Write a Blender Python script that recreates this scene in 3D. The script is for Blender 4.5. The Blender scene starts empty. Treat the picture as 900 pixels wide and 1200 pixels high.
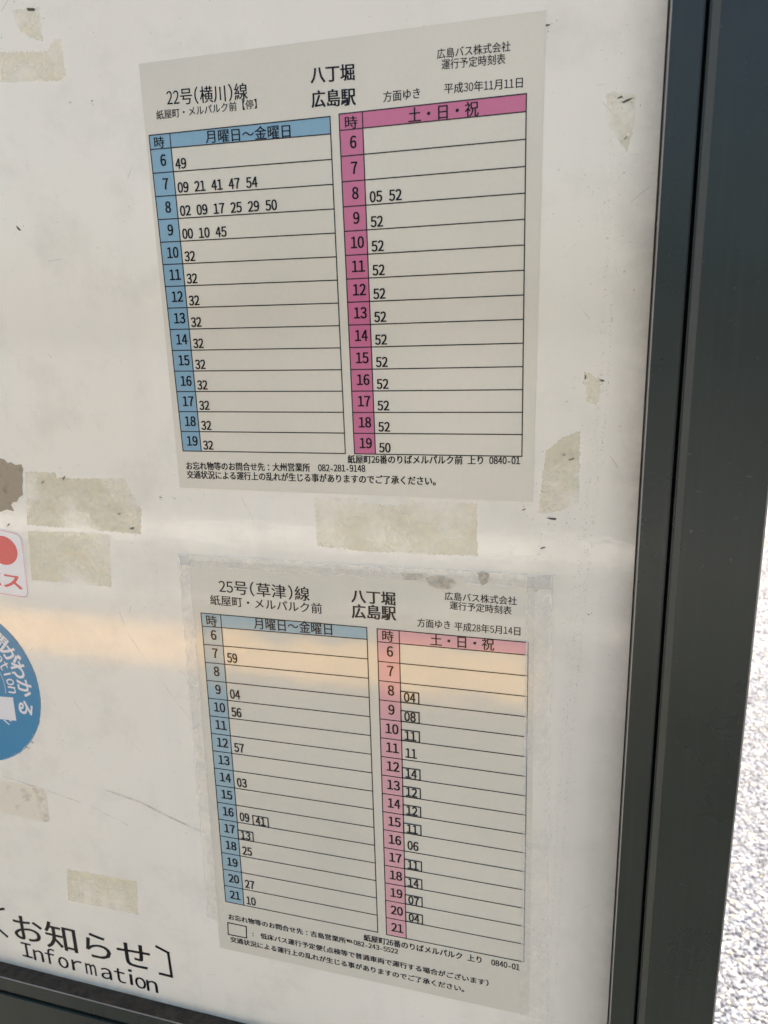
import bpy, bmesh, math, random
from mathutils import Vector, Matrix
random.seed(7)
SC = bpy.context.scene
COL = SC.collection
PI = math.pi
U = 0.21 / 18.0            # one board unit in metres (a timetable sheet is 18 units = 210 mm wide)
H0 = 1.55                  # height of board line Y=0 above the pavement


def B(x, y, z=0.0):
    """board units (x right, y down, z towards the reader) -> world metres"""
    return Vector((x * U, -z * U, H0 - y * U))


# ------------------------------------------------------------------ camera
cam_d = bpy.data.cameras.new('camera')
cam = bpy.data.objects.new('camera', cam_d)
COL.objects.link(cam)
SC.camera = cam
right = Vector((0.9612261, 0.27432327, -0.02812695))
up = Vector((-0.04212948, 0.24688557, 0.96812841))
back = Vector((0.27252429, -0.92940532, 0.24886995))
m = Matrix((right, up, back)).transposed().to_4x4()
m.translation = B(20.28285138, 7.98837442, 32.80978435)
cam.matrix_world = m
cam_d.sensor_fit = 'VERTICAL'
cam_d.sensor_height = 24.0
cam_d.lens = 861.02 / 1200 * 24.0
cam_d.clip_start = 0.01
cam_d.clip_end = 500
cam_d.dof.use_dof = True
cam_d.dof.focus_distance = 0.43
cam_d.dof.aperture_fstop = 9.0

# ------------------------------------------------------------------ world, sun, exposure
SUN_EL, SUN_AZ = math.radians(46), math.radians(28)     # azimuth from +Y (behind the board) towards +X
world = bpy.data.worlds.new('World')
SC.world = world
world.use_nodes = True
nt = world.node_tree
bg = nt.nodes['Background']
sky = nt.nodes.new('ShaderNodeTexSky')
sky.sky_type = 'NISHITA'
sky.sun_disc = False
sky.sun_elevation = SUN_EL
sky.sun_rotation = SUN_AZ
sky.dust_density = 7.0
sky.ozone_density = 0.0
sky.air_density = 1.0
nt.links.new(sky.outputs[0], bg.inputs[0])
bg.inputs[1].default_value = 0.10
sd = bpy.data.lights.new('sun', 'SUN')
sun = bpy.data.objects.new('sun', sd)
COL.objects.link(sun)
sd.energy = 4.0
sd.angle = math.radians(0.5)
sd.color = (1.0, 0.88, 0.74)
sdir = Vector((math.sin(SUN_AZ) * math.cos(SUN_EL), math.cos(SUN_AZ) * math.cos(SUN_EL), math.sin(SUN_EL)))
sun.rotation_euler = sdir.to_track_quat('Z', 'Y').to_euler()
sun.location = (2, 4, 6)
SC.view_settings.view_transform = 'Standard'
SC.view_settings.look = 'None'
SC.view_settings.exposure = 2.1
SC.view_settings.gamma = 1.0

DATA = {'bubbles': [[(12.674, 19.927), (13.223, 19.758), (13.971, 19.879), (14.301, 20.158), (13.885, 20.449), (13.216, 20.456), (12.796, 20.268)],
             [(15.2, 19.537), (15.442, 19.393), (15.765, 19.54), (15.688, 19.972), (15.406, 20.163), (15.242, 19.832)],
             [(11.44, 19.793), (12.55, 19.761), (12.587, 20.107), (11.604, 20.133)]],
 'c1a': ([-0.00059, 1.0153, -0.08859], [0.01258, -0.07857], -0.686),
 'c1b': ([-0.001, 1.00852, 0.04018], [0.00409, 8.77816], -0.638),
 'c1c': ([-0.00156, 1.02331, -0.05353], [0.00765, 9.18939], -0.692),
 'c1d': ([-0.00118, 1.01291, -0.03026], [0.00618, 17.07175], -0.677),
 'c2a': ([0.0033, 1.06558, 23.60367], [-0.01271, 0.22411], 22.841),
 'c2b': ([0.00283, 1.07833, 23.47254], [-0.00014, 9.5884], 22.829),
 'c2c': ([0.00303, 1.0724, 23.54723], [-0.00199, 10.13528], 22.844),
 'c2d': ([0.00226, 1.08286, 23.51599], [0.00899, 17.62357], 22.86),
 'dirt': [(20.544, 0.876), (20.574, 5.61), (20.477, 12.559), (20.206, 16.359), (19.977, 19.993), (19.764, 24.728), (19.52, 29.351), (19.385, 34.285),
          (19.326, 39.557), (19.255, 44.928)],
 'dirt2': [(20.336, 12.56), (20.138, 15.584), (19.811, 19.592), (19.593, 24.304), (19.409, 28.424)],
 'disc': (-16.748, 28.976, 5.439),
 'disc_kana': [('間', -13.546, 25.77), ('が', -13.188, 26.68), ('わ', -12.573, 27.568), ('か', -12.242, 28.832), ('る', -12.394, 30.2)],
 'disc_latin': [('m', -14.044, 26.713), ('a', -13.789, 27.192), ('t', -13.62, 27.626), ('i', -13.471, 28.007), ('o', -13.383, 28.481), ('n', -13.397, 29.027)],
 'disc_panel': [(-15.265, 29.657), (-13.347, 29.539), (-13.391, 31.147), (-15.444, 31.212)],
 'div1': [(1.004, -0.66), (1.139, 13.975)],
 'div1p': [(10.231, -0.066), (10.338, 13.958)],
 'div2': [(1.401, 23.627), (1.233, 41.476)],
 'div2p': [(11.28, 22.904), (11.253, 41.404)],
 'flakes': [(20.908, -0.049, 1.5, 0.35), (20.65, -0.194, 0.7, 0.2), (19.317, 13.998, 0.9, 0.3), (18.983, 13.816, 0.5, 0.2), (20.461, 10.603, 1, -0.3),
            (18.59, 16.747, 1.8, -0.1), (18.172, 18.14, 0.9, 0.35), (19.758, 10.455, 0.7, 1.4), (17.771, -2.987, 1.1, 0), (16.398, -2.71, 0.8, -0.4),
            (-7.403, 15.643, 1.2, 0.9), (-8.841, 15.926, 0.9, 0.6), (-4.165, 17.514, 0.8, 0.4), (-3.473, 18.29, 1.2, 0.2), (-11.611, 18.495, 0.9, 0.7),
            (-1.487, 16.516, 0.5, -0.5), (4.543, 7.829, 0.35, 0), (9.036, -0.408, 0.3, 0), (-4.088, -2.469, 0.35, 0), (-2.919, -2.425, 0.35, 0),
            (-5.639, -6.506, 2.2, -0.05), (10.358, 22.621, 0.25, 0), (17.12, 15.378, 0.6, 0.2), (17.291, 16.365, 0.7, 0.5), (17.914, 20.231, 0.6, 0.3),
            (15.604, 19.551, 0.7, 0.2), (15.808, 19.878, 0.6, 0.9), (20.913, 1.273, 0.5, 0.8), (-8.033, 2.876, 1.4, -0.8), (-0.678, 16.532, 0.3, 0),
            (21.133, 6.229, 0.2, 0), (20.326, 21.215, 0.2, 0), (-12.46, 32.525, 0.9, -0.6), (-12.919, 32.949, 0.7, -0.5), (-12.028, 26.616, 1, 1.0),
            (-11.647, 27.243, 1, 0.9)],
 'info': [(-21.496, 44.179), (-17.176, 44.231), (-11.706, 44.25), (-3.378, 44.432), (-2.586, 44.888), (-2.505, 45.844), (-2.483, 51.013), (-23.04, 51.211)],
 'info_lat': [('I', -16.097, 49.643), ('n', -15.155, 49.728), ('f', -14.173, 49.727), ('o', -13.142, 49.783), ('r', -12.044, 49.782), ('m', -10.959, 49.782),
              ('a', -9.76, 49.818), ('t', -8.702, 49.817), ('i', -7.849, 49.798), ('o', -7.148, 49.888), ('n', -6.285, 49.932)],
 'info_txt': [('お知らせ', -16.591, 48.26, -5.929, 48.323, 2.137, 1), ('〕', -5.295, 48.293, -4.449, 48.273, 2.146, 1),
              ('〔', -18.368, 48.152, -17.427, 48.141, 2.302, 1)],
 'low_box': [(0.018, 43.03), (1.257, 43.026), (1.204, 43.877), (-0.032, 43.911)],
 'red': [(-14.598, 18.384), (-10.755, 18.956), (-10.916, 22.966), (-15.252, 22.687)],
 'red_circ': [(-12.265, 20.059), (-11.31, 20.054)],
 'red_txt': [('ス', -12.578, 22.327, -11.356, 22.42, 1.014, 0), ('バ', -14.031, 22.221, -12.758, 22.313, 1.022, 0)],
 'resid': [[(-9.876, 15.381), (-7.911, 15.374), (-7.903, 15.658), (-5.769, 15.641), (-3.632, 15.53), (-3.145, 16.579), (-2.757, 17.217), (-2.985, 18.599),
            (-6.751, 18.503), (-10.311, 18.432)],
           [(-10.316, 18.783), (-7.617, 18.694), (-4.973, 18.703), (-5.242, 21.782), (-7.534, 21.748), (-10.613, 21.763)],
           [(-6.628, -6.596), (-5.159, -6.549), (-5.216, -5.127), (-5.84, -5.377), (-6.403, -5.727)],
           [(-9.149, -5.08), (-7.667, -4.984), (-5.048, -4.72), (-4.543, -5.188), (-4.181, -5.111), (-4.195, -4.446), (-4.192, -3.594), (-4.499, -3.448),
            (-7.915, -3.7), (-9.409, -3.82)],
           [(7.1, 16.192), (7.144, 18.69), (9.731, 18.804), (15.197, 18.732), (15.109, 16.173), (11.733, 16.142), (11.686, 16.394), (9.384, 16.403),
            (9.352, 16.107)],
           [(20.103, -0.428), (20.737, -0.333), (21.212, -0.196), (21.179, 0.934), (20.97, 1.767), (20.559, 1.181), (20.217, 0.695)],
           [(18.207, 13.641), (18.921, 13.024), (19.633, 12.753), (19.68, 15.99), (18.656, 16.426), (17.905, 16.539)],
           [(19.713, 10.204), (20.46, 10.567), (20.297, 11.646), (19.868, 11.465)], [(-11.403, 41.543), (-6.186, 41.415), (-6.39, 43.969), (-11.673, 44.042)],
           [(19.825, 10.384), (20.247, 10.459), (20.219, 11.465), (19.935, 11.393)]],
 's1': [(-0.25, -3.656), (17.757, -3.511), (17.684, 15.991), (-0.31, 15.927)],
 's2': [(-0.179, 19.868), (17.864, 19.773), (18.113, 44.965), (-0.708, 45.072)],
 'scr': [[(-4.944, 23.231), (-4.559, 24.483), (-3.641, 25.956), (-2.04, 28.209), (-0.61, 30.12)],
         [(-16.101, 35.202), (-11.639, 35.9), (-8.885, 36.408), (-6.263, 37.337)], [(-7.465, 35.083), (-5.131, 35.518), (-3.173, 36.237), (-0.957, 36.89)],
         [(3.161, 16.341), (3.775, 17.567)], [(19.773, -0.7), (20.027, -0.703)]],
 'sheet1_head': [('時', 0.163, -0.141, 0.684, -0.115, 0.463, 0), ('月曜日～金曜日', 2.802, -0.111, 6.919, 0.006, 0.523, 0),
                 ('時', 9.447, -0.104, 9.994, -0.071, 0.478, 0), ('土・日・祝', 12.23, -0.078, 15.163, -0.074, 0.547, 0)],
 'sheet1_text': [('line_title', '22号(横川)線', 1.014, -1.823, 4.999, -1.686, 0.654, 0), ('stop_text', '紙屋町・メルパルク前【停】', 0.401, -1.308, 5.406, -1.291, 0.367, 0),
                 ('destination_text', '八丁堀', 7.992, -2.008, 9.927, -1.93, 0.615, 1), ('destination_text', '広島駅', 7.978, -1.063, 9.943, -0.986, 0.641, 1),
                 ('company_text', '広島バス株式会社', 13.467, -2.312, 16.412, -2.261, 0.353, 0), ('company_text', '運行予定時刻表', 13.65, -1.906, 16.22, -1.834, 0.364, 0),
                 ('direction_text', '方面ゆき', 11.162, -0.956, 12.738, -0.95, 0.401, 0), ('date_text', '平成30年11月11日', 13.755, -1.008, 16.916, -0.91, 0.376, 0),
                 ('lost_property_text', 'お忘れ物等のお問合せ先：大州営業所\u3000082-281-9148', 0.206, 14.968, 9.799, 14.852, 0.401, 1),
                 ('traffic_text', '交通状況による運行上の乱れが生じる事がありますのでご了承ください。', 0.192, 15.424, 13.216, 15.368, 0.404, 1),
                 ('stop_number_text', '紙屋町26番のりばメルパルク前 上り 0840-01', 8.945, 14.426, 17.074, 14.298, 0.393, 1)],
 'sheet2_head': [('時', 0.523, 23.533, 1.137, 23.552, 0.623, 0), ('月曜日～金曜日', 3.335, 23.449, 7.716, 23.425, 0.659, 0),
                 ('時', 10.404, 23.473, 10.979, 23.477, 0.581, 0), ('土・日・祝', 12.87, 23.462, 16.009, 23.432, 0.616, 0)],
 'sheet2_text': [('line_title', '25号(草津)線', 1.464, 21.572, 6.578, 21.646, 0.748, 0), ('stop_text', '紙屋町・メルパルク前', 0.859, 22.299, 7.219, 22.293, 0.563, 0),
                 ('destination_text', '八丁堀', 8.848, 21.51, 11.108, 21.509, 0.686, 1), ('destination_text', '広島駅', 8.836, 22.363, 11.128, 22.3, 0.74, 1),
                 ('company_text', '広島バス株式会社', 13.605, 21.018, 17.046, 21.014, 0.417, 0), ('company_text', '運行予定時刻表', 13.846, 21.484, 16.815, 21.517, 0.419, 0),
                 ('direction_text', '方面ゆき', 12.222, 22.543, 13.865, 22.528, 0.444, 0), ('date_text', '平成28年5月14日', 14.076, 22.563, 17.237, 22.541, 0.438, 0),
                 ('lost_property_text', 'お忘れ物等のお問合せ先：吉島営業所℡082-243-5522', 0.111, 42.758, 10.746, 42.68, 0.394, 1),
                 ('low_floor_text', '低床バス運行予定便(点検等で普通車両で運行する場合がございます)', 2.167, 43.657, 15.875, 43.529, 0.394, 1),
                 ('traffic_text', '交通状況による運行上の乱れが生じる事がありますのでご了承ください。', 0.09, 44.427, 14.525, 44.318, 0.402, 1),
                 ('stop_number_text', '紙屋町26番のりばメルパルク 上り\u30000840-01', 8.731, 42.224, 17.548, 42.062, 0.455, 1),
                 ('colon_text', '：', 1.62, 43.651, 1.716, 43.653, 0.319, 0)],
 'strip': [(-17.54, 35.618), (-15.528, 35.703), (-12.249, 35.712), (-12.035, 35.966), (-12.136, 38.081), (-12.419, 38.214), (-16.002, 38.157),
           (-18.045, 38.065)],
 'tape': {'left': [(-0.815, 19.597), (-0.18, 19.63), (-0.586, 43.134), (-1.32, 42.902)],
          'right': [(17.509, 19.588), (18.629, 19.456), (19.03, 44.993), (17.65, 44.98)],
          'top': [(-0.815, 19.597), (18.629, 19.456), (18.647, 20.092), (-0.726, 20.189)]},
 'torn': [(-12.594, 14.485), (-11.461, 14.653), (-11.185, 14.719), (-10.99, 14.906), (-10.752, 14.862), (-10.494, 15.014), (-10.083, 14.956), (-9.993, 15.241),
          (-10.132, 15.533), (-10.127, 15.822), (-10.256, 16.214), (-10.287, 16.702), (-10.605, 16.861), (-10.767, 17.113), (-11.064, 17.149),
          (-11.215, 17.329), (-11.062, 17.67), (-11.557, 17.591), (-12.062, 17.763), (-13.245, 17.713)]}

# ------------------------------------------------------------------ helpers
def tag(o, label=None, cat=None, group=None, kind=None):
    if label: o['label'] = label
    if cat: o['category'] = cat
    if group: o['group'] = group
    if kind: o['kind'] = kind
    return o


def empty(name, loc, label, cat, group=None):
    o = bpy.data.objects.new(name, None)
    o.location = loc
    o.empty_display_size = 0.02
    COL.objects.link(o)
    return tag(o, label, cat, group)


def link(name, me, parent=None):
    o = bpy.data.objects.new(name, me)
    COL.objects.link(o)
    if parent is not None:
        o.parent = parent
        o.matrix_parent_inverse = Matrix.Translation(-world_loc(parent))
    return o


def world_loc(o):
    v = Vector((0, 0, 0))
    while o is not None:
        v = v + o.location
        if o.parent is not None:
            v = v + o.matrix_parent_inverse.translation
        o = o.parent
    return v


class MB:
    """mesh collector in board units"""
    def __init__(s): s.v = []; s.f = []

    def poly(s, pts, z):
        n = len(s.v)
        s.v += [B(x, y, z) for x, y in pts]
        s.f.append(tuple(range(n, n + len(pts))))

    def slab(s, pts, z0, z1):
        """outline extruded from z0 (back) to z1 (front)"""
        n = len(s.v); k = len(pts)
        s.v += [B(x, y, z0) for x, y in pts] + [B(x, y, z1) for x, y in pts]
        s.f.append(tuple(range(n + k, n + 2 * k)))
        s.f.append(tuple(range(n + k - 1, n - 1, -1)))
        for i in range(k):
            j = (i + 1) % k
            s.f.append((n + i, n + j, n + k + j, n + k + i))

    def line(s, a, b, w, z):
        dx, dy = b[0] - a[0], b[1] - a[1]
        L = math.hypot(dx, dy) or 1
        nx, ny = -dy / L * w / 2, dx / L * w / 2
        ex, ey = dx / L * w / 2, dy / L * w / 2
        s.poly([(a[0] - ex + nx, a[1] - ey + ny), (b[0] + ex + nx, b[1] + ey + ny),
                (b[0] + ex - nx, b[1] + ey - ny), (a[0] - ex - nx, a[1] - ey - ny)], z)

    def build(s, name, mat, parent=None):
        me = bpy.data.meshes.new(name)
        me.from_pydata([tuple(v) for v in s.v], [], s.f)
        me.materials.append(mat)
        bm = bmesh.new(); bm.from_mesh(me)
        bmesh.ops.recalc_face_normals(bm, faces=bm.faces)
        for f in bm.faces:                       # single sheets face the reader
            pass
        bm.to_mesh(me); bm.free()
        return link(name, me, parent)


def flat(mb, name, mat, parent):
    """open sheets: make every face look towards the reader"""
    me = bpy.data.meshes.new(name)
    me.from_pydata([tuple(v) for v in mb.v], [], mb.f)
    me.materials.append(mat)
    me.update()
    flip = [p.index for p in me.polygons if p.normal.y > 0]
    if flip:
        bm = bmesh.new(); bm.from_mesh(me); bm.faces.ensure_lookup_table()
        bmesh.ops.reverse_faces(bm, faces=[bm.faces[i] for i in flip])
        bm.to_mesh(me); bm.free()
    return link(name, me, parent)


# ---- glyphs -------------------------------------------------------
GC = {}


def glyph(ch, bold=0):
    k = (ch, bold)
    if k in GC: return GC[k]
    c = bpy.data.curves.new('glyph', 'FONT')
    c.body = ch; c.size = 1; c.resolution_u = 3
    o = bpy.data.objects.new('glyph', c)
    COL.objects.link(o)
    bpy.context.view_layer.update()
    me = bpy.data.meshes.new_from_object(o)
    vs = [(v.co.x, v.co.y) for v in me.vertices]
    fs = [tuple(p.vertices) for p in me.polygons]
    bpy.data.objects.remove(o); bpy.data.curves.remove(c); bpy.data.meshes.remove(me)
    x0 = min(v[0] for v in vs) if vs else 0
    GC[k] = (vs, fs)
    return GC[k]


BOLD = {0: ((-.006, 0), (.006, 0)), 1: ((-.014, -.004), (.014, .004), (0, 0)), 2: ((-.028, -.016), (.028, -.016), (.028, .016), (-.028, .016), (0, 0)), 3: ((-.028, -.010), (.028, -.010), (.028, .010), (-.028, .010), (0, 0))}


def stamp(mb, vs, fs, fn, z, bold):
    """print a glyph; heavier weights are several impressions a hair apart"""
    for q, (dx, dy) in enumerate(BOLD[bold]):
        n = len(mb.v)
        for gx, gy in vs:
            X, Y = fn(gx + dx, gy + dy)
            mb.v.append(B(X, Y, z + q * .0008))
        mb.f += [tuple(n + i for i in f) for f in fs]


def cell(ch, bold=0):
    """glyph placed in a monospaced cell; -> verts (em), faces, advance"""
    if ch in ' \u3000': return [], [], 0.5 if ch == ' ' else 1.0
    half = ord(ch) < 0x2000
    if half and ch not in '-': ch = chr(ord(ch) + 0xFEE0)
    vs, fs = glyph(ch)
    x0 = min(v[0] for v in vs); x1 = max(v[0] for v in vs)
    if half:
        w = x1 - x0
        k = .80 if ch in '０１２３４５６７８９' else 1.0
        k = min(k, 0.42 / w)
        cx = (x0 + x1) / 2
        return [((x - cx) * k + 0.25, y) for x, y in vs], fs, 0.5
    if ch == '℡':
        return [((x - x0) / (x1 - x0) * .86 + .07, (y - .466) / .262 * .45 + .2) for x, y in vs], fs, 1.0
    if ch == '：':
        return [(x - (x0 + x1) / 2 + .5, y) for x, y in vs], fs, 1.0
    return vs, fs, 1.0


def text_line(mb, s, x0, y0, x1, y1, h, z, bold=0):
    """fit the string s between two baseline points, glyph height h"""
    items = []; adv = 0; lo = 9; hi = -9
    for ch in s:
        vs, fs, a = cell(ch, bold)
        if vs:
            items.append((adv, vs, fs))
            lo = min(lo, adv + min(v[0] for v in vs)); hi = max(hi, adv + max(v[0] for v in vs))
        adv += a
    asc = s.isascii()
    em = h / 0.74 if asc else h / 0.90
    dy = 0 if asc else 0.06 * em
    kx = (x1 - x0) / (hi - lo)
    sl = (y1 - y0) / (x1 - x0)
    for a, vs, fs in items:
        stamp(mb, vs, fs, lambda gx, gy: (x0 + (gx + a - lo) * kx, y0 + (gx + a - lo) * kx * sl - dy - gy * em), z, bold)


def digits(mb, s, x, y, adv, h, z, bold=1):
    """monospaced row of digits, x = left of first cell, y = baseline"""
    for i, ch in enumerate(s):
        vs, fs, a = cell(ch, bold)
        stamp(mb, vs, fs, lambda gx, gy: (x + (i + gx / 0.5) * adv, y - gy * h / 0.745), z, bold)


def char_rot(mb, ch, x, y, size, ang, z, bold=0, kx=1.0):
    """one character centred at x,y turned clockwise by ang"""
    vs, fs, a = cell(ch, bold)
    bx = (min(v[0] for v in vs) + max(v[0] for v in vs)) / 2
    by = 0.38 if ord(ch) > 0x2000 else 0.27
    ca, sa = math.cos(ang), math.sin(ang)
    def fn(gx, gy):
        px, py = (gx - bx) * size * kx, -(gy - by) * size
        return (x + px * ca - py * sa, y + px * sa + py * ca)
    stamp(mb, vs, fs, fn, z, bold)


# ------------------------------------------------------------------ materials
def mat(name):
    m_ = bpy.data.materials.new(name); m_.use_nodes = True
    n = m_.node_tree
    return m_, n, n.nodes['Principled BSDF']


def N(n, t, **k):
    o = n.nodes.new(t)
    for a, b in k.items(): setattr(o, a, b)
    return o


def noise(n, co, scale, detail=3, rough=0.5):
    o = N(n, 'ShaderNodeTexNoise')
    o.inputs['Scale'].default_value = scale
    o.inputs['Detail'].default_value = detail
    o.inputs['Roughness'].default_value = rough
    n.links.new(co, o.inputs['Vector'])
    return o.outputs['Fac']


def ramp(n, fac, stops):
    o = N(n, 'ShaderNodeValToRGB')
    e = o.color_ramp.elements
    while len(e) < len(stops): e.new(0.5)
    for i, (p, c) in enumerate(stops):
        e[i].position = p
        e[i].color = c if len(c) == 4 else (*c, 1)
    n.links.new(fac, o.inputs[0])
    return o.outputs[0]


def mix(n, fac, a, b, mode='MIX'):
    o = N(n, 'ShaderNodeMix', data_type='RGBA', blend_type=mode)
    for sock, v in ((o.inputs[0], fac), (o.inputs[6], a), (o.inputs[7], b)):
        if hasattr(v, 'is_linked'): n.links.new(v, sock)
        elif isinstance(v, tuple): sock.default_value = v if len(v) == 4 else (*v, 1)
        else: sock.default_value = v
    return o.outputs[2]


def bump(n, bs, h, strength, dist):
    o = N(n, 'ShaderNodeBump')
    o.inputs['Strength'].default_value = strength
    o.inputs['Distance'].default_value = dist
    n.links.new(h, o.inputs['Height'])
    n.links.new(o.outputs[0], bs.inputs['Normal'])
    return o


def coords(n, scale=(1, 1, 1), rot=(0, 0, 0)):
    g = N(n, 'ShaderNodeNewGeometry')
    mp = N(n, 'ShaderNodeMapping')
    mp.inputs['Scale'].default_value = scale
    mp.inputs['Rotation'].default_value = rot
    n.links.new(g.outputs['Position'], mp.inputs['Vector'])
    return mp.outputs[0]


def sheet_mat(name, col, rough=0.16, wave=0.25, mottle=0.05, ior=1.5, wave_scale=14.0, spec=0.5):
    """printed or plastic sheet: base colour with slight mottling, glossy film with waves"""
    m_, n, b = mat(name)
    co = coords(n)
    f = noise(n, co, 9, 4)
    c = ramp(n, f, [(0.25, tuple(x * (1 - mottle) for x in col)), (0.75, tuple(min(1, x * (1 + mottle)) for x in col))])
    f2 = noise(n, co, 420, 2)
    c = mix(n, 0.02, c, ramp(n, f2, [(0.3, (0, 0, 0)), (0.7, (1, 1, 1))]), 'OVERLAY')
    n.links.new(c, b.inputs['Base Color'])
    b.inputs['Roughness'].default_value = rough
    b.inputs['IOR'].default_value = ior
    b.inputs['Specular IOR Level'].default_value = spec
    w = noise(n, co, wave_scale, 2, 0.45)
    bump(n, b, w, wave, 0.0012)
    return m_


def board_mat():
    m_, n, b = mat('painted_panel')
    co = coords(n)
    big = noise(n, co, 3.2, 4, 0.55)
    c = ramp(n, big, [(0.30, (0.80, 0.755, 0.61)), (0.7, (0.87, 0.825, 0.685))])
    # vertical wipe streaks
    st = noise(n, coords(n, (26, 26, 1.5)), 1.0, 3, 0.6)
    c = mix(n, ramp(n, st, [(0.52, (0, 0, 0)), (0.75, (.16, .16, .16))]), c, (0.62, 0.59, 0.52))
    # grime clouds
    gr = noise(n, co, 17, 6, 0.68)
    c = mix(n, ramp(n, gr, [(0.50, (0, 0, 0)), (0.76, (.34, .34, .34))]), c, (0.48, 0.45, 0.35))
    # fine dirt specks
    sp = noise(n, co, 520, 3, 0.6)
    msk = noise(n, co, 12, 3, 0.5)
    spm = mix(n, 1.0, ramp(n, sp, [(0.66, (0, 0, 0)), (0.74, (.65, .65, .65))]), ramp(n, msk, [(0.42, (0, 0, 0)), (0.62, (1, 1, 1))]), 'MULTIPLY')
    c = mix(n, spm, c, (0.20, 0.19, 0.16))
    # grime along the right-hand and lower edges; right side also paints frame shade
    g = N(n, 'ShaderNodeNewGeometry')
    sx = N(n, 'ShaderNodeSeparateXYZ'); n.links.new(g.outputs['Position'], sx.inputs[0])
    def edge(sock, a, b_):
        r = N(n, 'ShaderNodeMapRange'); r.inputs[1].default_value = a; r.inputs[2].default_value = b_
        n.links.new(sock, r.inputs[0]); return r.outputs[0]
    def mul(a, b_):
        o = N(n, 'ShaderNodeMath', operation='MULTIPLY'); n.links.new(a, o.inputs[0])
        if hasattr(b_, 'is_linked'): n.links.new(b_, o.inputs[1])
        else: o.inputs[1].default_value = b_
        return o.outputs[0]
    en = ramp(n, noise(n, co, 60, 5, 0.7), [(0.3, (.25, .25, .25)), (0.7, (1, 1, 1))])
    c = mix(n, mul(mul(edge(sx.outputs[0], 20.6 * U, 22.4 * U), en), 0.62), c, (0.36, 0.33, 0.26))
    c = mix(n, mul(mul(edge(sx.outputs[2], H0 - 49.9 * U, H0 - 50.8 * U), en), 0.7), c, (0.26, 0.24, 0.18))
    # dust beside an old overlay, plus light fall-off painted in towards lower right
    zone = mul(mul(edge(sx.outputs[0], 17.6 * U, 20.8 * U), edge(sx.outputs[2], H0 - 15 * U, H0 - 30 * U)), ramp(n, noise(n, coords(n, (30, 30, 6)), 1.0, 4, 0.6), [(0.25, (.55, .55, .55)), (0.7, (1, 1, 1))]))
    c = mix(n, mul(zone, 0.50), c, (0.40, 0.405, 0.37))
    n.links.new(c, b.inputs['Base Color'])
    b.inputs['Roughness'].default_value = 0.13
    rr = ramp(n, gr, [(0.35, (.05, .05, .05)), (0.8, (.12, .12, .12))])
    n.links.new(rr, b.inputs['Roughness'])
    b.inputs['IOR'].default_value = 1.52
    h = mix(n, 0.35, noise(n, co, 6, 2, 0.4), noise(n, co, 240, 2, 0.5))
    bump(n, b, h, 0.12, 0.0009)
    return m_


def metal_mat(name, col, rough=0.36):
    m_, n, b = mat(name)
    co = coords(n)
    f = noise(n, co, 14, 5, 0.6)
    c = ramp(n, f, [(0.3, tuple(x * 0.88 for x in col)), (0.7, tuple(x * 1.14 for x in col))])
    st = noise(n, coords(n, (220, 220, 6)), 1.0, 2, 0.5)
    c = mix(n, ramp(n, st, [(0.5, (0, 0, 0)), (0.8, (.06, .06, .06))]), c, (0.13, 0.14, 0.13))
    sp = noise(n, co, 330, 3, 0.6)
    c = mix(n, ramp(n, sp, [(0.69, (0, 0, 0)), (0.76, (.25, .25, .25))]), c, (0.22, 0.22, 0.19))
    n.links.new(c, b.inputs['Base Color'])
    n.links.new(ramp(n, f, [(0.2, (rough - .06,) * 3), (0.8, (rough + .1,) * 3)]), b.inputs['Roughness'])
    bump(n, b, noise(n, co, 500, 2), 0.08, 0.0004)
    return m_


def plain(name, col, rough=0.5, var=0.15, scale=60, bmp=0.0):
    m_, n, b = mat(name)
    co = coords(n)
    f = noise(n, co, scale, 4, 0.6)
    n.links.new(ramp(n, f, [(0.3, tuple(x * (1 - var) for x in col)), (0.7, tuple(min(1, x * (1 + var)) for x in col))]), b.inputs['Base Color'])
    b.inputs['Roughness'].default_value = rough
    if bmp: bump(n, b, noise(n, co, scale * 4, 3), bmp, 0.001)
    return m_


def film_mat(name, col, a0, a1, scale=40, rough=0.15, dark=(0.3, 0.27, 0.18), damt=0.25, thr=0.5):
    """thin film or glue residue, partly see-through, with worn irregular coverage"""
    m_, n, b = mat(name)
    co = coords(n)
    f = noise(n, co, scale, 5, 0.65)
    n.links.new(ramp(n, f, [(0.38, (a0,) * 3), (0.62, (a1,) * 3)]), b.inputs['Alpha'])
    d = noise(n, co, scale * 5, 4, 0.7)
    c = mix(n, ramp(n, d, [(thr, (0, 0, 0)), (thr + .2, (damt,) * 3)]), col, dark)
    n.links.new(c, b.inputs['Base Color'])
    b.inputs['Roughness'].default_value = rough
    bump(n, b, noise(n, coords(n, (1, 1, 1)), 130, 3), 0.25, 0.0006)
    return m_


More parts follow.
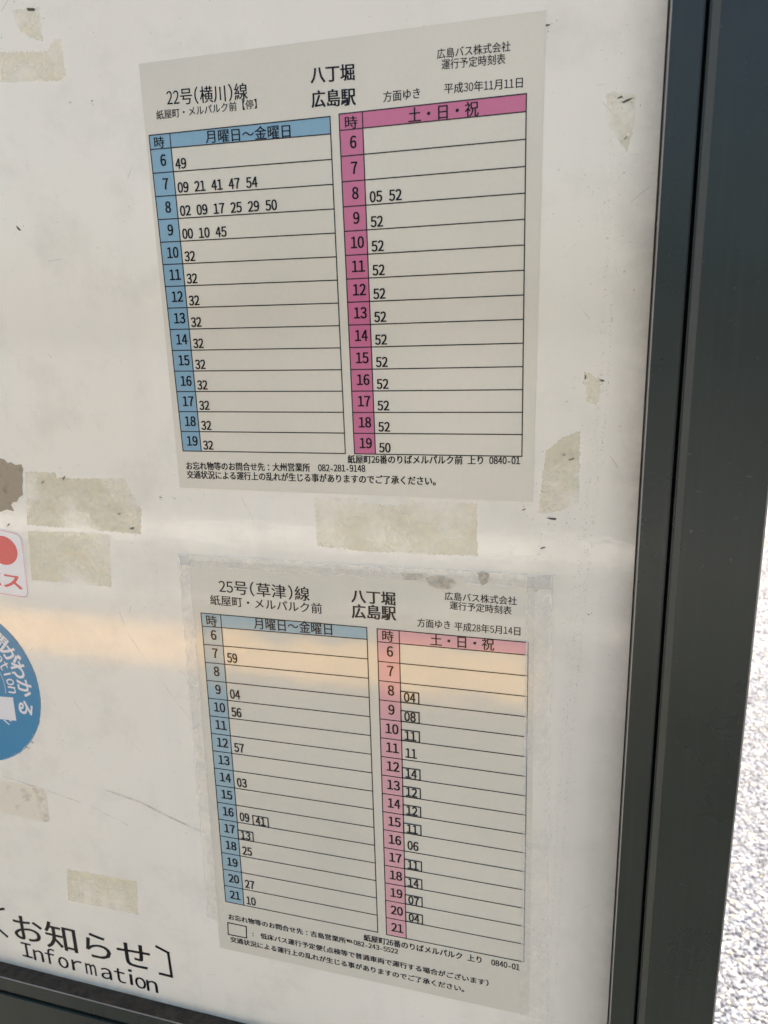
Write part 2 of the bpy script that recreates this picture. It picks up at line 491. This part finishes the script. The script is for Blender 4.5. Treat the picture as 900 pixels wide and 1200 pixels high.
M = dict(
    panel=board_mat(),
    paper=sheet_mat('grey_paper', (0.69, 0.645, 0.505), 0.11, 0.35, 0.06),
    paper2=sheet_mat('laminated_paper', (0.68, 0.64, 0.505), 0.08, 0.55, 0.055, 1.55),
    white=sheet_mat('white_sticker', (0.78, 0.76, 0.71), 0.2, 0.2),
    blue=sheet_mat('blue_ink', (0.22, 0.385, 0.465), 0.12, 0.35, 0.03),
    pink=sheet_mat('magenta_ink', (0.57, 0.155, 0.255), 0.12, 0.35, 0.03),
    blue2=sheet_mat('faded_blue_ink', (0.33, 0.46, 0.475), 0.10, 0.5, 0.03, 1.55),
    pink2=sheet_mat('faded_pink_ink', (0.68, 0.37, 0.375), 0.10, 0.5, 0.03, 1.55),
    ink=sheet_mat('black_ink', (0.010, 0.009, 0.010), 0.2, 0.3, spec=0.25),
    line=sheet_mat('thin_black_ink', (0.03, 0.028, 0.025), 0.2, 0.3, spec=0.25),
    ink2=sheet_mat('black_ink_under_film', (0.020, 0.018, 0.018), 0.14, 0.5, 0.05, 1.5, spec=0.35),
    disc=sheet_mat('blue_vinyl', (0.035, 0.235, 0.40), 0.22, 0.2, 0.12),
    vinyl_white=sheet_mat('white_vinyl', (0.74, 0.74, 0.71), 0.25, 0.2),
    red=sheet_mat('red_ink', (0.66, 0.115, 0.105), 0.25, 0.2, 0.08),
    pale_red=sheet_mat('pale_red_ink', (0.70, 0.35, 0.33), 0.25, 0.2),
    strip=film_mat('worn_beige_sticker', (0.76, 0.70, 0.54), 1, 1, 9, 0.3, (0.30, 0.26, 0.18), 0.8, 0.54),
    torn=film_mat('dirty_torn_paper', (0.37, 0.31, 0.21), 1, 1, 40, 0.7, (0.12, 0.10, 0.07), 0.55, 0.52),
    residue=film_mat('yellow_glue_residue', (0.84, 0.775, 0.53), 0.02, 0.52, 20, 0.35, (0.50, 0.45, 0.30), 0.4, 0.56),
    residue2=film_mat('grey_glue_residue', (0.78, 0.72, 0.50), 0.02, 0.62, 26, 0.4, (0.30, 0.28, 0.19), 0.6, 0.55),
    tape=film_mat('clear_tape', (0.93, 0.89, 0.78), 0.10, 0.30, 30, 0.12, (0.4, 0.37, 0.3), 0.2),
    flake=plain('dark_dirt', (0.09, 0.08, 0.06), 0.8, 0.5, 300),
    smear=film_mat('faint_smear', (0.40, 0.38, 0.32), 0.0, 0.34, 70, 0.4),
    smear2=film_mat('trapped_dust', (0.44, 0.40, 0.28), 0.05, 0.55, 120, 0.4, (0.15, 0.14, 0.12), 0.5),
    tape_highlight=film_mat('tape_highlight', (0.95, 0.92, 0.84), 0.1, 0.75, 60, 0.3, (0.5, 0.45, 0.35), 0.3),
    greyline=plain('grey_scratch', (0.40, 0.38, 0.33), 0.5, 0.2, 200),
    metal=metal_mat('grey_green_painted_metal', (0.0125, 0.0215, 0.0165), 0.27),
    highlight=metal_mat('highlight_paint', (0.050, 0.054, 0.042), 0.42),
    edge=metal_mat('pale_metal_edge', (0.30, 0.29, 0.25), 0.35),
    ledge=plain('brown_grime', (0.040, 0.030, 0.018), 0.9, 0.5, 160, 0.8),
    gap=plain('black_joint', (0.006, 0.006, 0.006), 0.9, 0.2),
)


def pavement_mat():
    m_, n, b = mat('exposed_aggregate')
    co = coords(n)
    v = N(n, 'ShaderNodeTexVoronoi'); v.inputs['Scale'].default_value = 85; n.links.new(co, v.inputs['Vector'])
    hs = N(n, 'ShaderNodeSeparateColor'); n.links.new(v.outputs['Color'], hs.inputs[0])
    c = ramp(n, hs.outputs[0], [(0.0, (0.07, 0.072, 0.08)), (0.35, (0.094, 0.108, 0.138)), (0.7, (0.145, 0.165, 0.21)), (0.93, (0.32, 0.30, 0.24)), (1.0, (0.4, 0.41, 0.42))])
    big = noise(n, co, 1.3, 3, 0.5)
    c = mix(n, ramp(n, big, [(0.35, (0, 0, 0)), (0.7, (.4, .4, .4))]), c, (0.18, 0.195, 0.215))
    n.links.new(c, b.inputs['Base Color'])
    b.inputs['Roughness'].default_value = 0.85
    inv = N(n, 'ShaderNodeMath', operation='SUBTRACT'); inv.inputs[0].default_value = 1
    n.links.new(v.outputs['Distance'], inv.inputs[1])
    bump(n, b, inv.outputs[0], 0.9, 0.006)
    return m_


def pebble_mat():
    m_, n, b = mat('light_pebbles')
    g = N(n, 'ShaderNodeNewGeometry')
    c = ramp(n, g.outputs['Random Per Island'], [(0.0, (0.024, 0.028, 0.037)), (0.2, (0.062, 0.070, 0.088)), (0.55, (0.115, 0.129, 0.156)),
                                               (0.84, (0.185, 0.205, 0.24)), (0.92, (0.32, 0.28, 0.19)), (1.0, (0.26, 0.283, 0.315))])
    c2 = mix(n, 0.35, c, ramp(n, noise(n, coords(n), 260, 3), [(0.3, (.35, .35, .35)), (0.7, (.62, .62, .62))]), 'OVERLAY')
    n.links.new(c2, b.inputs['Base Color'])
    b.inputs['Roughness'].default_value = 0.6
    return m_


# ------------------------------------------------------------------ the setting
def world_box(name, x0, x1, y0, y1, z0, z1, m_, kind='structure', parent=None, bev=0.0):
    bm = bmesh.new()
    bmesh.ops.create_cube(bm, size=1)
    for v in bm.verts:
        v.co = Vector((x0 + (v.co.x + .5) * (x1 - x0), y0 + (v.co.y + .5) * (y1 - y0), z0 + (v.co.z + .5) * (z1 - z0)))
    if bev: bmesh.ops.bevel(bm, geom=list(bm.edges), offset=bev, segments=2, affect='EDGES')
    me = bpy.data.meshes.new(name); bm.to_mesh(me); bm.free()
    me.materials.append(m_)
    o = link(name, me, parent)
    if kind: o['kind'] = kind
    return o


def world_sheet(name, x0, x1, y0, y1, z, m_):
    me = bpy.data.meshes.new(name)
    me.from_pydata([(x0, y0, z), (x1, y0, z), (x1, y1, z), (x0, y1, z)], [], [(0, 1, 2, 3)])
    me.materials.append(m_)
    o = link(name, me)
    o['kind'] = 'structure'
    return o


PAVE = pavement_mat()
ASPH = plain('road_asphalt', (0.09, 0.09, 0.092), 0.85, 0.3, 180, 0.6)
world_sheet('pavement', -60, 60, 0.35, 60, 0.0, PAVE)
world_sheet('footway', -60, 60, -2.95, 0.35, 0.0, plain('footway_shaded', (0.062, 0.060, 0.056), 0.8, 0.25, 150, 0.5))  # ground shade before the board is put into this darker colour
world_box('kerb', -60, 60, -3.10, -2.95, -0.16, 0.004, plain('kerb_concrete', (0.33, 0.32, 0.30), 0.8, 0.2, 40, 0.4))
world_sheet('road', -60, 60, -60, -3.10, -0.13, ASPH)
world_sheet('road_line', -60, 60, -4.95, -4.40, -0.126, plain('road_paint', (0.72, 0.72, 0.70), 0.6, 0.1, 60))

# yellow tactile paving along the kerb (its reflection is the warm band across the board)
tactile = empty('tactile_paving', (-1.3, -2.44, 0.0), 'strip of yellow ribbed paving tiles lying beside the kerb', 'tactile paving')
YEL = plain('yellow_tile', (0.82, 0.47, 0.075), 0.6, 0.08, 30)
tb = bmesh.new()
def tbox(cx, cy, cz, sx, sy, sz):
    r = bmesh.ops.create_cube(tb, size=1)
    for v in r['verts']: v.co = Vector((cx + v.co.x * sx, cy + v.co.y * sy, cz + v.co.z * sz))
tbox(0, 0, 0.004, 0.396, 0.396, 0.016)
for k in range(4): tbox(0, -0.14 + k * 0.094, 0.0145, 0.35, 0.03, 0.005)
tme = bpy.data.meshes.new('paving_tile'); tb.to_mesh(tme); tb.free(); tme.materials.append(YEL)
for k in range(17):
    t = bpy.data.objects.new('paving_tile', tme); COL.objects.link(t); t.parent = tactile
    t.location = (1.13 - k * 0.4, 0, 0)

# pebbles standing proud of the pavement where the photograph looks down on it
ico = bmesh.new(); bmesh.ops.create_icosphere(ico, subdivisions=1, radius=1)
iv = [v.co.copy() for v in ico.verts]; ifc = [tuple(v.index for v in f.verts) for f in ico.faces]; ico.free()
pv = []; pf = []
def scatter(n_, xr, yr, r0, r1):
    for _ in range(n_):
        y = yr[0] + (yr[1] - yr[0]) * random.random()
        x = random.uniform(xr[0] + (y - 1) * 0.14, xr[1] + (y - 1) * 0.22)
        r = random.uniform(r0, r1); a = random.uniform(0, PI)
        sx, sy, sz = r * random.uniform(.8, 1.35), r * random.uniform(.65, 1.0), r * random.uniform(.45, .7)
        ca, sa = math.cos(a), math.sin(a); k = len(pv)
        jx = [random.uniform(.82, 1.15) for _ in iv]
        for q, j in zip(iv, jx):
            X, Y = q.x * sx * j, q.y * sy * j
            pv.append((x + X * ca - Y * sa, y + X * sa + Y * ca, 0.0005 + q.z * sz * j))
        pf.extend([(i + k, j + k, l + k) for i, j, l in ifc])
scatter(24000, (0.30, 1.05), (0.75, 2.6), 0.0036, 0.0072)
scatter(10000, (0.35, 1.2), (2.6, 5.0), 0.005, 0.009)
pm = bpy.data.meshes.new('gravel'); pm.from_pydata(pv, [], pf); pm.materials.append(pebble_mat())
link('gravel', pm)['kind'] = 'stuff'

# ------------------------------------------------------------------ the notice board
board = empty('notice_board', (0, 0, 0), 'white notice panel in a dark grey-green metal frame, stained with old tape glue', 'notice board')
XL, XR, YT, YB = -30.0, 22.23, -16.0, 50.69
mb = MB(); mb.slab([(XL, YT), (XR, YT), (XR, YB), (XL, YB)], -1.0, 0.0)
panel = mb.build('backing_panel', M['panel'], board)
G = 1.30                      # width of the inner frame bar
OB = 3.45                     # width of the outer bar
FH = 1.05                     # how far the frame stands proud of the panel


def bar(name, pts, z0, z1, m_, bev, seg, parent):
    """prism with rounded edges"""
    bm = bmesh.new()
    lo = [bm.verts.new(B(x, y, z0)) for x, y in pts]
    hi = [bm.verts.new(B(x, y, z1)) for x, y in pts]
    bm.faces.new(hi); bm.faces.new(lo[::-1])
    k = len(pts)
    for i in range(k): bm.faces.new((lo[i], lo[(i + 1) % k], hi[(i + 1) % k], hi[i]))
    bmesh.ops.recalc_face_normals(bm, faces=bm.faces)
    bm.edges.ensure_lookup_table()
    es = [e for e in bm.edges if e.verts[0] in hi and e.verts[1] in hi]
    if bev: bmesh.ops.bevel(bm, geom=es, offset=bev * U, segments=seg, affect='EDGES')
    me = bpy.data.meshes.new(name); bm.to_mesh(me); bm.free()
    for p in me.polygons: p.use_smooth = False
    me.materials.append(m_)
    return link(name, me, parent)


i0 = (XL, YT, XR, YB)
def ring(x0, y0, x1, y1, w):
    """four mitred bars around a rectangle; -> right, bottom, left, top outlines"""
    a, b, c, d = (x0, y0), (x1, y0), (x1, y1), (x0, y1)
    A, B_, C, D = (x0 - w, y0 - w), (x1 + w, y0 - w), (x1 + w, y1 + w), (x0 - w, y1 + w)
    return [[b, B_, C, c], [c, C, D, d], [d, D, A, a], [a, A, B_, b]]
e = 0.004
for r in ring(XL, YT, XR, YB, G - .14): bar('frame_bar', r, -1.6, FH, M['metal'], 0.045, 2, board)
# worn arris with painted-in highlight on the inner bar and grime on the ledge
for k, r in enumerate(ring(XL + .05, YT + .05, XR - .05, YB - .05, .045)):
    bar('grime_seal', r, 0.002, 0.16 if k != 1 else FH - .06, M['ledge'], 0, 1, board)
for r in ring(XL + .002, YT + .002, XR - .002, YB - .002, .05): bar('worn_highlight', r, FH - .12, FH - .01, M['edge'], 0, 1, board)
for r in ring(XL - G + .14, YT - G + .14, XR + G - .14, YB + G - .14, .14): bar('joint', r, -1.6, FH - .75, M['gap'], 0, 1, board)
x0, y0, x1, y1 = XL - G, YT - G, XR + G, YB + G
outer = ring(x0, y0, x1, y1, OB)
# the two side bars run down to the pavement as posts
yg = H0 / U - 0.02
outer[0] = [(x1, y0), (x1 + OB, y0 - OB), (x1 + OB, yg), (x1, yg)]
outer[2] = [(x0, yg), (x0 - OB, yg), (x0 - OB, y0 - OB), (x0, y0)]
outer[1] = [(x1 - e, y1), (x1 - e, y1 + OB), (x0 + e, y1 + OB), (x0 + e, y1)]
for r in outer: bar('post' if max(p[1] for p in r) > 100 else 'outer_bar', r, -3.6, FH + .12, M['metal'], 0.06, 2, board)
for r in (outer[0], outer[2]):  # lighter strip paints the highlight on each post's inner bevel
    sg = 1 if r[0][0] > 0 else -1
    xi = x1 if sg > 0 else x0
    xs = sorted((xi + sg * .07, xi + sg * .36))
    bar('edge_highlight', [(xs[0], y0), (xs[1], y0), (xs[1], yg - .1), (xs[0], yg - .1)], FH + .10, FH + .135, M['highlight'], .012, 1, board)
# lip along the outer edge of the right post
bar('edge_lip', [(x1 + OB + .004, y0 - OB), (x1 + OB + .11, y0 - OB), (x1 + OB + .11, yg), (x1 + OB + .004, yg)], -3.6, FH - .10, M['edge'], 0.03, 2, board)

# glue left by old tape
for k, P in enumerate(DATA['resid'][:9]):
    # ragged outline
    pts = []
    for i in range(len(P)):
        a, b = P[i], P[(i + 1) % len(P)]
        L = math.hypot(b[0] - a[0], b[1] - a[1]); s_ = max(1, int(L / 0.09))
        amp = 0.03 if k in (1, 8) else 0.065
        for j in range(s_):
            t = j / s_
            pts.append((a[0] + (b[0] - a[0]) * t + random.uniform(-amp, amp) * (j > 0) * .6, a[1] + (b[1] - a[1]) * t + random.uniform(-amp, amp) * (j > 0) * .6))
    mb = MB(); mb.poly(pts, 0.006 + 0.0004 * k)
    flat(mb, 'tape_residue', M['residue2'] if k in (0, 6) else M['residue'], panel)


def fleck(mb, x, y, size, ang, z=0.014):
    n_ = random.randint(5, 8); pts = []
    for i in range(n_):
        t = i / n_ * 2 * PI
        r = random.uniform(.55, 1.2)
        px, py = math.cos(t) * size * r, math.sin(t) * size * r * .28
        pts.append((x + px * math.cos(ang) + py * math.sin(ang), y - px * math.sin(ang) + py * math.cos(ang)))
    mb.poly(pts, z)


mb = MB()
for x, y, s_, a in DATA['flakes']:
    fl = MB(); fleck(fl, x, y, 0.13 * s_ + .03, a); flat(fl, 'dirt_flake', M['flake'], panel)
    for _ in range(int(3 + 4 * s_)):
        fleck(mb, x + random.gauss(0, .25 * s_), y + random.gauss(0, .25 * s_), random.uniform(.015, .045), random.uniform(0, 3))
flat(mb, 'dirt_crumbs', M['flake'], panel)['kind'] = 'stuff'
mb = MB()
for key, w, dens in (('dirt', .035, 26), ('dirt2', .03, 12)):
    P = DATA[key]
    for a, b in zip(P, P[1:]):
        L = math.hypot(b[0] - a[0], b[1] - a[1])
        thin = 0.3 if b[1] < 11 else 1.0
        for _ in range(int(L * dens * thin)):
            t = random.random()
            off = random.choice((-.17, .17)) + random.gauss(0, .05)
            fleck(mb, a[0] + (b[0] - a[0]) * t + off, a[1] + (b[1] - a[1]) * t, random.uniform(.008, .03), random.uniform(1, 2), .012)
# specks on the panel, denser towards the right and upper left
for _ in range(2600):
    x = random.uniform(-24, 22); y = random.uniform(-14, 50)
    fleck(mb, x, y, abs(random.gauss(0, .011)) + .006, random.uniform(0, 3), .012)
for cx, cy, sx, sy, n_ in ((-8, 16.2, 2, 1, 60), (-5.5, 18.8, 1.5, .6, 50), (-10.3, 32.5, 1.2, 1.5, 60), (19, 15, .8, 1.4, 60), (19.5, 22, .5, 3, 50),
                           (20.6, 3, .6, 3, 50), (-12.3, 27, .4, .7, 40), (12, 19.6, 3, .15, 60), (-5, -5, 2, 2, 40), (18.9, 40, .6, 4, 60), (-2, 40, 1, 4, 40)):
    for _ in range(n_):
        fleck(mb, random.gauss(cx, sx), random.gauss(cy, sy), abs(random.gauss(0, .02)) + .008, random.uniform(0, 3), .012)
o = flat(mb, 'dirt_specks', M['flake'], panel); o['kind'] = 'stuff'
mb = MB()
for _ in range(150):
    x, y = random.uniform(-22, 22), random.uniform(-10, 50); a = random.gauss(0.2, .9); L = random.uniform(.15, .9)
    mb.line((x, y), (x + math.cos(a) * L, y + math.sin(a) * L), random.uniform(.012, .03), .0085 + random.random() * .001)
flat(mb, 'fine_scuffs', M['smear'], panel)['kind'] = 'stuff'
for k, P in enumerate(DATA['scr']):
    mb = MB()
    for a, b in zip(P, P[1:]): mb.line(a, b, (.03, .06, .14, .025, .03)[k], .010)
    flat(mb, 'scratch', M['smear'], panel)


# ------------------------------------------------------------------ timetables
def colfn(d):
    (q2, q1, q0), (k1, k0), hd = d
    def f(r):
        if r < 0: return (k0, hd)
        return (k1 * r + k0, (q2 * r + q1) * r + q0)
    return f


def table(parent, name, ca, cb, div, rows, first, z, fill, ink, lw, hdr_txt, deps, par):
    fa, fb = colfn(ca), colfn(cb)
    def pt(s, r):
        a, b = fa(r), fb(r)
        return (a[0] + (b[0] - a[0]) * s, a[1] + (b[1] - a[1]) * s)
    def ds(r):       # fraction at which the divider stands in row r
        a, b = fa(max(r, 0)), fb(max(r, 0))
        t = max(r, 0) / rows
        x = div[0][0] + (div[1][0] - div[0][0]) * t
        return (x - a[0]) / (b[0] - a[0])
    rr = [-1] + list(range(rows + 1))
    mb = MB()
    mb.poly([pt(0, -1), pt(1, -1), pt(1, 0), pt(0, 0)], z)
    tb_ = flat(mb, name, fill, parent)
    for r in range(rows):
        mb = MB(); mb.poly([pt(0, r), pt(ds(r), r), pt(ds(r + 1), r + 1), pt(0, r + 1)], z)
        flat(mb, 'hour_cell', fill, tb_)
    mb = MB(); zl = z + .008
    for r in rr: mb.line(pt(0, r), pt(1, r), lw, zl + .0012 * (r % 2))
    for a, b in zip(rr, rr[1:]):
        zz = zl + .0024 + .0012 * (b % 2)
        mb.line(pt(0, a), pt(0, b), lw, zz); mb.line(pt(1, a), pt(1, b), lw, zz); mb.line(pt(ds(a), a), pt(ds(b), b), lw, zz)
    flat(mb, 'grid_lines', ink, tb_)
    zt = z + .016
    IK = M['ink'] if ink is M['line'] else M['ink2']
    for nm, t in zip(('hour_heading', 'day_heading'), hdr_txt):
        mb = MB(); text_line(mb, t[0], t[1], t[2], t[3], t[4], t[5], zt, 1)
        flat(mb, nm, IK, tb_)
    for r in range(rows):
        mb = MB(); s_ = str(first + r); L = pt(0, r + 1); Rr = pt(ds(r + 1), r + 1)
        cx = L[0] * .44 + Rr[0] * .56 if len(s_) == 2 else L[0] * .44 + Rr[0] * .56
        digits(mb, s_, cx - par['ha'] * len(s_) / 2, (L[1] + Rr[1]) / 2 - par['hb'], par['ha'], par['hh'], zt, 3)
        flat(mb, 'hour_number', IK, tb_)
    for r in range(rows):
        x = pt(ds(r + 1), r + 1)[0] + par['dx']
        for e_ in deps.get(first + r, '').split():
            base = pt((x - fa(r + 1)[0]) / (fb(r + 1)[0] - fa(r + 1)[0]), r + 1)[1]
            mb = MB()
            if e_[0] == '[':
                bx = MB()
                e_ = e_[1:]
                X0 = x - par['dx'] if x < pt(ds(r + 1), r + 1)[0] + par['dx'] + .1 else x - .12
                X1 = X0 + .95
                for a, b in (((X0, base), (X0, base - .63)), ((X0, base - .63), (X1, base - .63)), ((X1, base - .63), (X1, base - .02)), ((X0, base - .02), (X1, base - .02))):
                    bx.line(a, b, .06, zl + .012)
                flat(bx, 'time_box', IK, tb_)
                digits(mb, e_, X0 + .16, base - .075, par['da'], par['dh'] * .93, zt + .004, 3)
            else:
                digits(mb, e_, x - .02, base - par['db'], par['da'], par['dh'], zt, 3)
            flat(mb, 'departure_time', IK, tb_)
            x += par['da'] * 3
    return tb_


def sheet(name, label, outline, z0, z1, m_):
    cx = sum(p[0] for p in outline) / 4; cy = max(p[1] for p in outline)
    root = empty(name, B(cx, cy, z0), label, 'timetable', 'bus timetables on the board')
    mb = MB(); mb.slab(outline, z0, z1)
    mb.build('paper', m_, root)
    return root


t1 = sheet('timetable_sheet', 'upper grey bus timetable with deep blue and strong magenta columns, no tape border', DATA['s1'], 0.0, 0.026, M['paper'])
p1 = dict(ha=.315, hb=.285, hh=.48, dx=.15, db=.10, da=.29, dh=.44)
D1a = {6: '49', 7: '09 21 41 47 54', 8: '02 09 17 25 29 50', 9: '00 10 45'}
D1a.update({h: '32' for h in range(10, 20)})
D1b = {8: '05 52', 19: '50'}
D1b.update({h: '52' for h in range(9, 19)})
table(t1, 'weekday_table', DATA['c1a'], DATA['c1b'], DATA['div1'], 14, 6, .031, M['blue'], M['line'], .048, DATA['sheet1_head'][:2], D1a, p1)
table(t1, 'holiday_table', DATA['c1c'], DATA['c1d'], DATA['div1p'], 14, 6, .031, M['pink'], M['line'], .048, DATA['sheet1_head'][2:], D1b, dict(p1, dx=.2))
t2 = sheet('timetable_sheet', 'lower taller bus timetable with pale blue and pale pink columns under clear tape', DATA['s2'], 0.0, 0.030, M['paper2'])
p2 = dict(ha=.36, hb=.33, hh=.56, dx=.20, db=.15, da=.315, dh=.55)
D2a = {7: '59', 9: '04', 10: '56', 12: '57', 14: '03', 16: '09 [41', 17: '[13', 18: '25', 20: '27', 21: '10'}
D2b = {8: '[04', 9: '[08', 10: '[11', 11: '11', 12: '[14', 13: '[12', 14: '[12', 15: '[11', 16: '06', 17: '[11', 18: '[14', 19: '[07', 20: '[04'}
table(t2, 'weekday_table', DATA['c2a'], DATA['c2b'], DATA['div2'], 16, 6, .036, M['blue2'], M['ink2'], .05, DATA['sheet2_head'][:2], D2a, p2)
table(t2, 'holiday_table', DATA['c2c'], DATA['c2d'], DATA['div2p'], 16, 6, .036, M['pink2'], M['ink2'], .05, DATA['sheet2_head'][2:], D2b, p2)
for root, key, z, m_ in ((t1, 'sheet1_text', .036, M['ink']), (t2, 'sheet2_text', .041, M['ink2'])):
    for name, s_, xa, ya, xb, yb, h, w in DATA[key]:
        mb = MB(); text_line(mb, s_, xa, ya, xb, yb, h, z, 1 if w == 0 else 3)
        flat(mb, name, m_, root)
mb = MB(); P = DATA['low_box']
for a, b in zip(P, P[1:] + P[:1]): mb.line(a, b, .07, .041)
flat(mb, 'key_box', M['ink2'], t2)

# clear tape round the lower timetable
def tape(label, pts, z, wob=.02):
    mb = MB()
    out = []
    for i in range(len(pts)):
        a, b = pts[i], pts[(i + 1) % len(pts)]
        L = math.hypot(b[0] - a[0], b[1] - a[1]); n_ = max(1, int(L / .4))
        for j in range(n_):
            t = j / n_
            out.append((a[0] + (b[0] - a[0]) * t + (random.uniform(-wob, wob) if j else 0), a[1] + (b[1] - a[1]) * t + (random.uniform(-wob, wob) if j else 0)))
    mb.slab(out, z, z + .006)
    o_ = mb.build('clear_tape', M['tape'])
    eg = MB()  # cream lines paint the highlights along the tape's edges
    for a, b in zip(out, out[1:] + out[:1]):
        if math.hypot(b[0] - a[0], b[1] - a[1]) > .05: eg.line(a, b, .045, z + .0075)
    e_ = flat(eg, 'tape_highlight', M['tape_highlight'], None); e_.parent = o_
    return tag(o_, label, 'tape', 'clear tape strips round the lower timetable')
mb = MB()
for P in DATA['bubbles']: 
    mb = MB(); mb.poly(P, .078); flat(mb, 'trapped_dirt', M['smear2'], t2)
tape('clear tape strip down the left edge of the lower timetable', DATA['tape']['left'], .046)
tape('clear tape strip across the top edge of the lower timetable', DATA['tape']['top'], .056)
tape('wide clear tape strip down the right edge of the lower timetable', DATA['tape']['right'], .066)

# ------------------------------------------------------------------ information strip
ir = empty('information_sign', B(-12, 51, 0), 'white strip at the bottom lettered お知らせ and Information in black', 'sign')
P = DATA['info']
mb = MB(); mb.slab(P, 0.0, 0.018); mb.build('sign_sheet', M['panel'], ir)
mb = MB()
for t in DATA['info_txt'][:1]: text_line(mb, t[0], t[1], t[2], t[3], t[4], t[5], .024, 1)
flat(mb, 'japanese_text', M['ink'], ir)
for bx_, sg in ((-4.45, 1), (-18.3, -1)):       # tortoise-shell brackets
    yt, yb, w = 46.15, 48.3, .85
    pts = [(bx_ - sg * w, yt), (bx_ - sg * .25, yt + .25), (bx_, yt + .65), (bx_, yb - .05), (bx_ - sg * w, yb)]
    if sg == 1: pts = [(-5.3, 46.15), (-4.5, 46.42), (-4.45, 48.27), (-5.3, 48.27)]
    else: pts = [(-17.2, 45.95), (-18.35, 46.35), (-18.75, 47.0), (-18.4, 47.45), (-17.35, 48.25)]
    mb = MB()
    for a, b in zip(pts, pts[1:]): mb.line(a, b, .2, .024 + .001 * pts.index(a))
    flat(mb, 'bracket', M['ink'], ir)
mb = MB()
for ch, x, y in DATA['info_lat']:
    vs, fs, a = cell(ch, 0)
    stamp(mb, vs, fs, lambda gx, gy: (x + (gx - .25) * 1.9 + .25, y - gy * 1.62), .024, 1)
    if ch == 'I':
        mb.line((x + .02, y - .04), (x + .48, y - .04), .11, .027); mb.line((x + .02, y - 1.15), (x + .48, y - 1.15), .11, .027)
flat(mb, 'latin_text', M['ink'], ir)

# ------------------------------------------------------------------ stickers
def rounded(P, r, seg=5):
    out = []
    n_ = len(P)
    for i in range(n_):
        p, a, b = Vector(P[i]), Vector(P[i - 1]), Vector(P[(i + 1) % n_])
        u = (a - p).normalized() * r; v = (b - p).normalized() * r
        for k in range(seg + 1):
            t = k / seg
            q = (p + u) * (1 - t) ** 2 + p * 2 * t * (1 - t) + (p + v) * t ** 2
            out.append((q.x, q.y))
    return out
rs = empty('bus_sticker', B(-13, 23, 0), 'small white square sticker with a red dot above red katakana letters', 'sticker')
mb = MB(); mb.slab(rounded(DATA['red'], .45), .0, .018); mb.build('sticker_base', M['white'], rs)
R1 = rounded(DATA['red'], .45); cx = sum(p[0] for p in R1) / len(R1); cy = sum(p[1] for p in R1) / len(R1)
mb = MB(); R2 = [(cx + (x - cx) * .955, cy + (y - cy) * .955) for x, y in R1]
for a, b in zip(R2, R2[1:] + R2[:1]): mb.line(a, b, .05, .022)
flat(mb, 'border_line', M['pale_red'], rs)
mb = MB()
mb.poly([(-12.25 + math.cos(t * PI / 20) * .98, 20.05 + math.sin(t * PI / 20) * .88) for t in range(40)], .023)
flat(mb, 'red_dot', M['red'], rs)
mb = MB()
for t in DATA['red_txt']: text_line(mb, t[0], t[1], t[2], t[3], t[4], t[5] * .95, .023, 3)
flat(mb, 'katakana_text', M['red'], rs)

cx, cy, cr = DATA['disc']
ds_ = empty('round_sticker', B(cx, cy + cr, 0), 'round blue sticker with white lettering curving round its right side', 'sticker')
mb = MB()
mb.slab([(cx + math.cos(t * PI / 60) * cr * (1 + .0012 * random.uniform(-1, 1)), cy + math.sin(t * PI / 60) * cr * (1 + .0012 * random.uniform(-1, 1))) for t in range(120)], .0, .02)
mb.build('sticker_base', M['disc'], ds_)
def polar(r, deg): return cx + r * math.cos(math.radians(deg)), cy + r * math.sin(math.radians(deg))
mb = MB()
for ch, dg in zip('時間がわかる', (-61, -46, -31.5, -18, -2.2, 15.6)):
    x, y = polar(4.42, dg); char_rot(mb, ch, x, y, 1.22, math.radians(90 + dg), .026, 2, 1.0)
flat(mb, 'kana_text', M['vinyl_white'], ds_)
mb = MB()
for i, ch in enumerate('Information'):
    dg = 1 - (10 - i) * 8.9
    x, y = polar(3.42, dg); char_rot(mb, ch, x, y, 1.0, math.radians(90 + dg), .026, 1)
x, y = polar(3.5, 40); char_rot(mb, 'n', x, y, .9, math.radians(-55), .026, 0)
flat(mb, 'latin_text', M['vinyl_white'], ds_)
mb = MB()
for k in range(60):
    a, b = polar(2.93, -170 + k * 2.95), polar(2.93, -170 + (k + 1) * 2.95)
    mb.line(a, b, .035, .026)
flat(mb, 'ring_line', M['vinyl_white'], ds_)
mb = MB(); mb.poly(DATA['disc_panel'], .026); flat(mb, 'white_square', M['vinyl_white'], ds_)
mb = MB()
for k in range(95):        # dirty, frayed rim
    dg = random.uniform(-48, 60) if k < 50 else random.uniform(-45, -8)
    x, y = polar(cr * random.uniform(.999, 1.008), dg); fleck(mb, x, y, random.uniform(.02, .07), -math.radians(90 + dg), .022)
flat(mb, 'dirty_rim', M['flake'], ds_)
mb = MB()
for k in range(26):
    dg = 34 + k * 2.2
    x, y = polar(cr * random.uniform(.985, 1.0), dg); fleck(mb, x, y, random.uniform(.04, .09), random.uniform(0, 3), .024)
flat(mb, 'frayed_edge', M['vinyl_white'], ds_)

mb = MB(); mb.slab(DATA['strip'], .0, .016)
o = mb.build('label_strip', M['strip']); tag(o, 'worn beige strip sticker with a grey stain, below the round blue sticker', 'sticker')
mb = MB(); mb.slab(DATA['torn'], .0, .02)
o = mb.build('torn_sticker', M['torn']); tag(o, 'torn dark grey-brown paper scrap with ragged edge at the left', 'paper scrap')
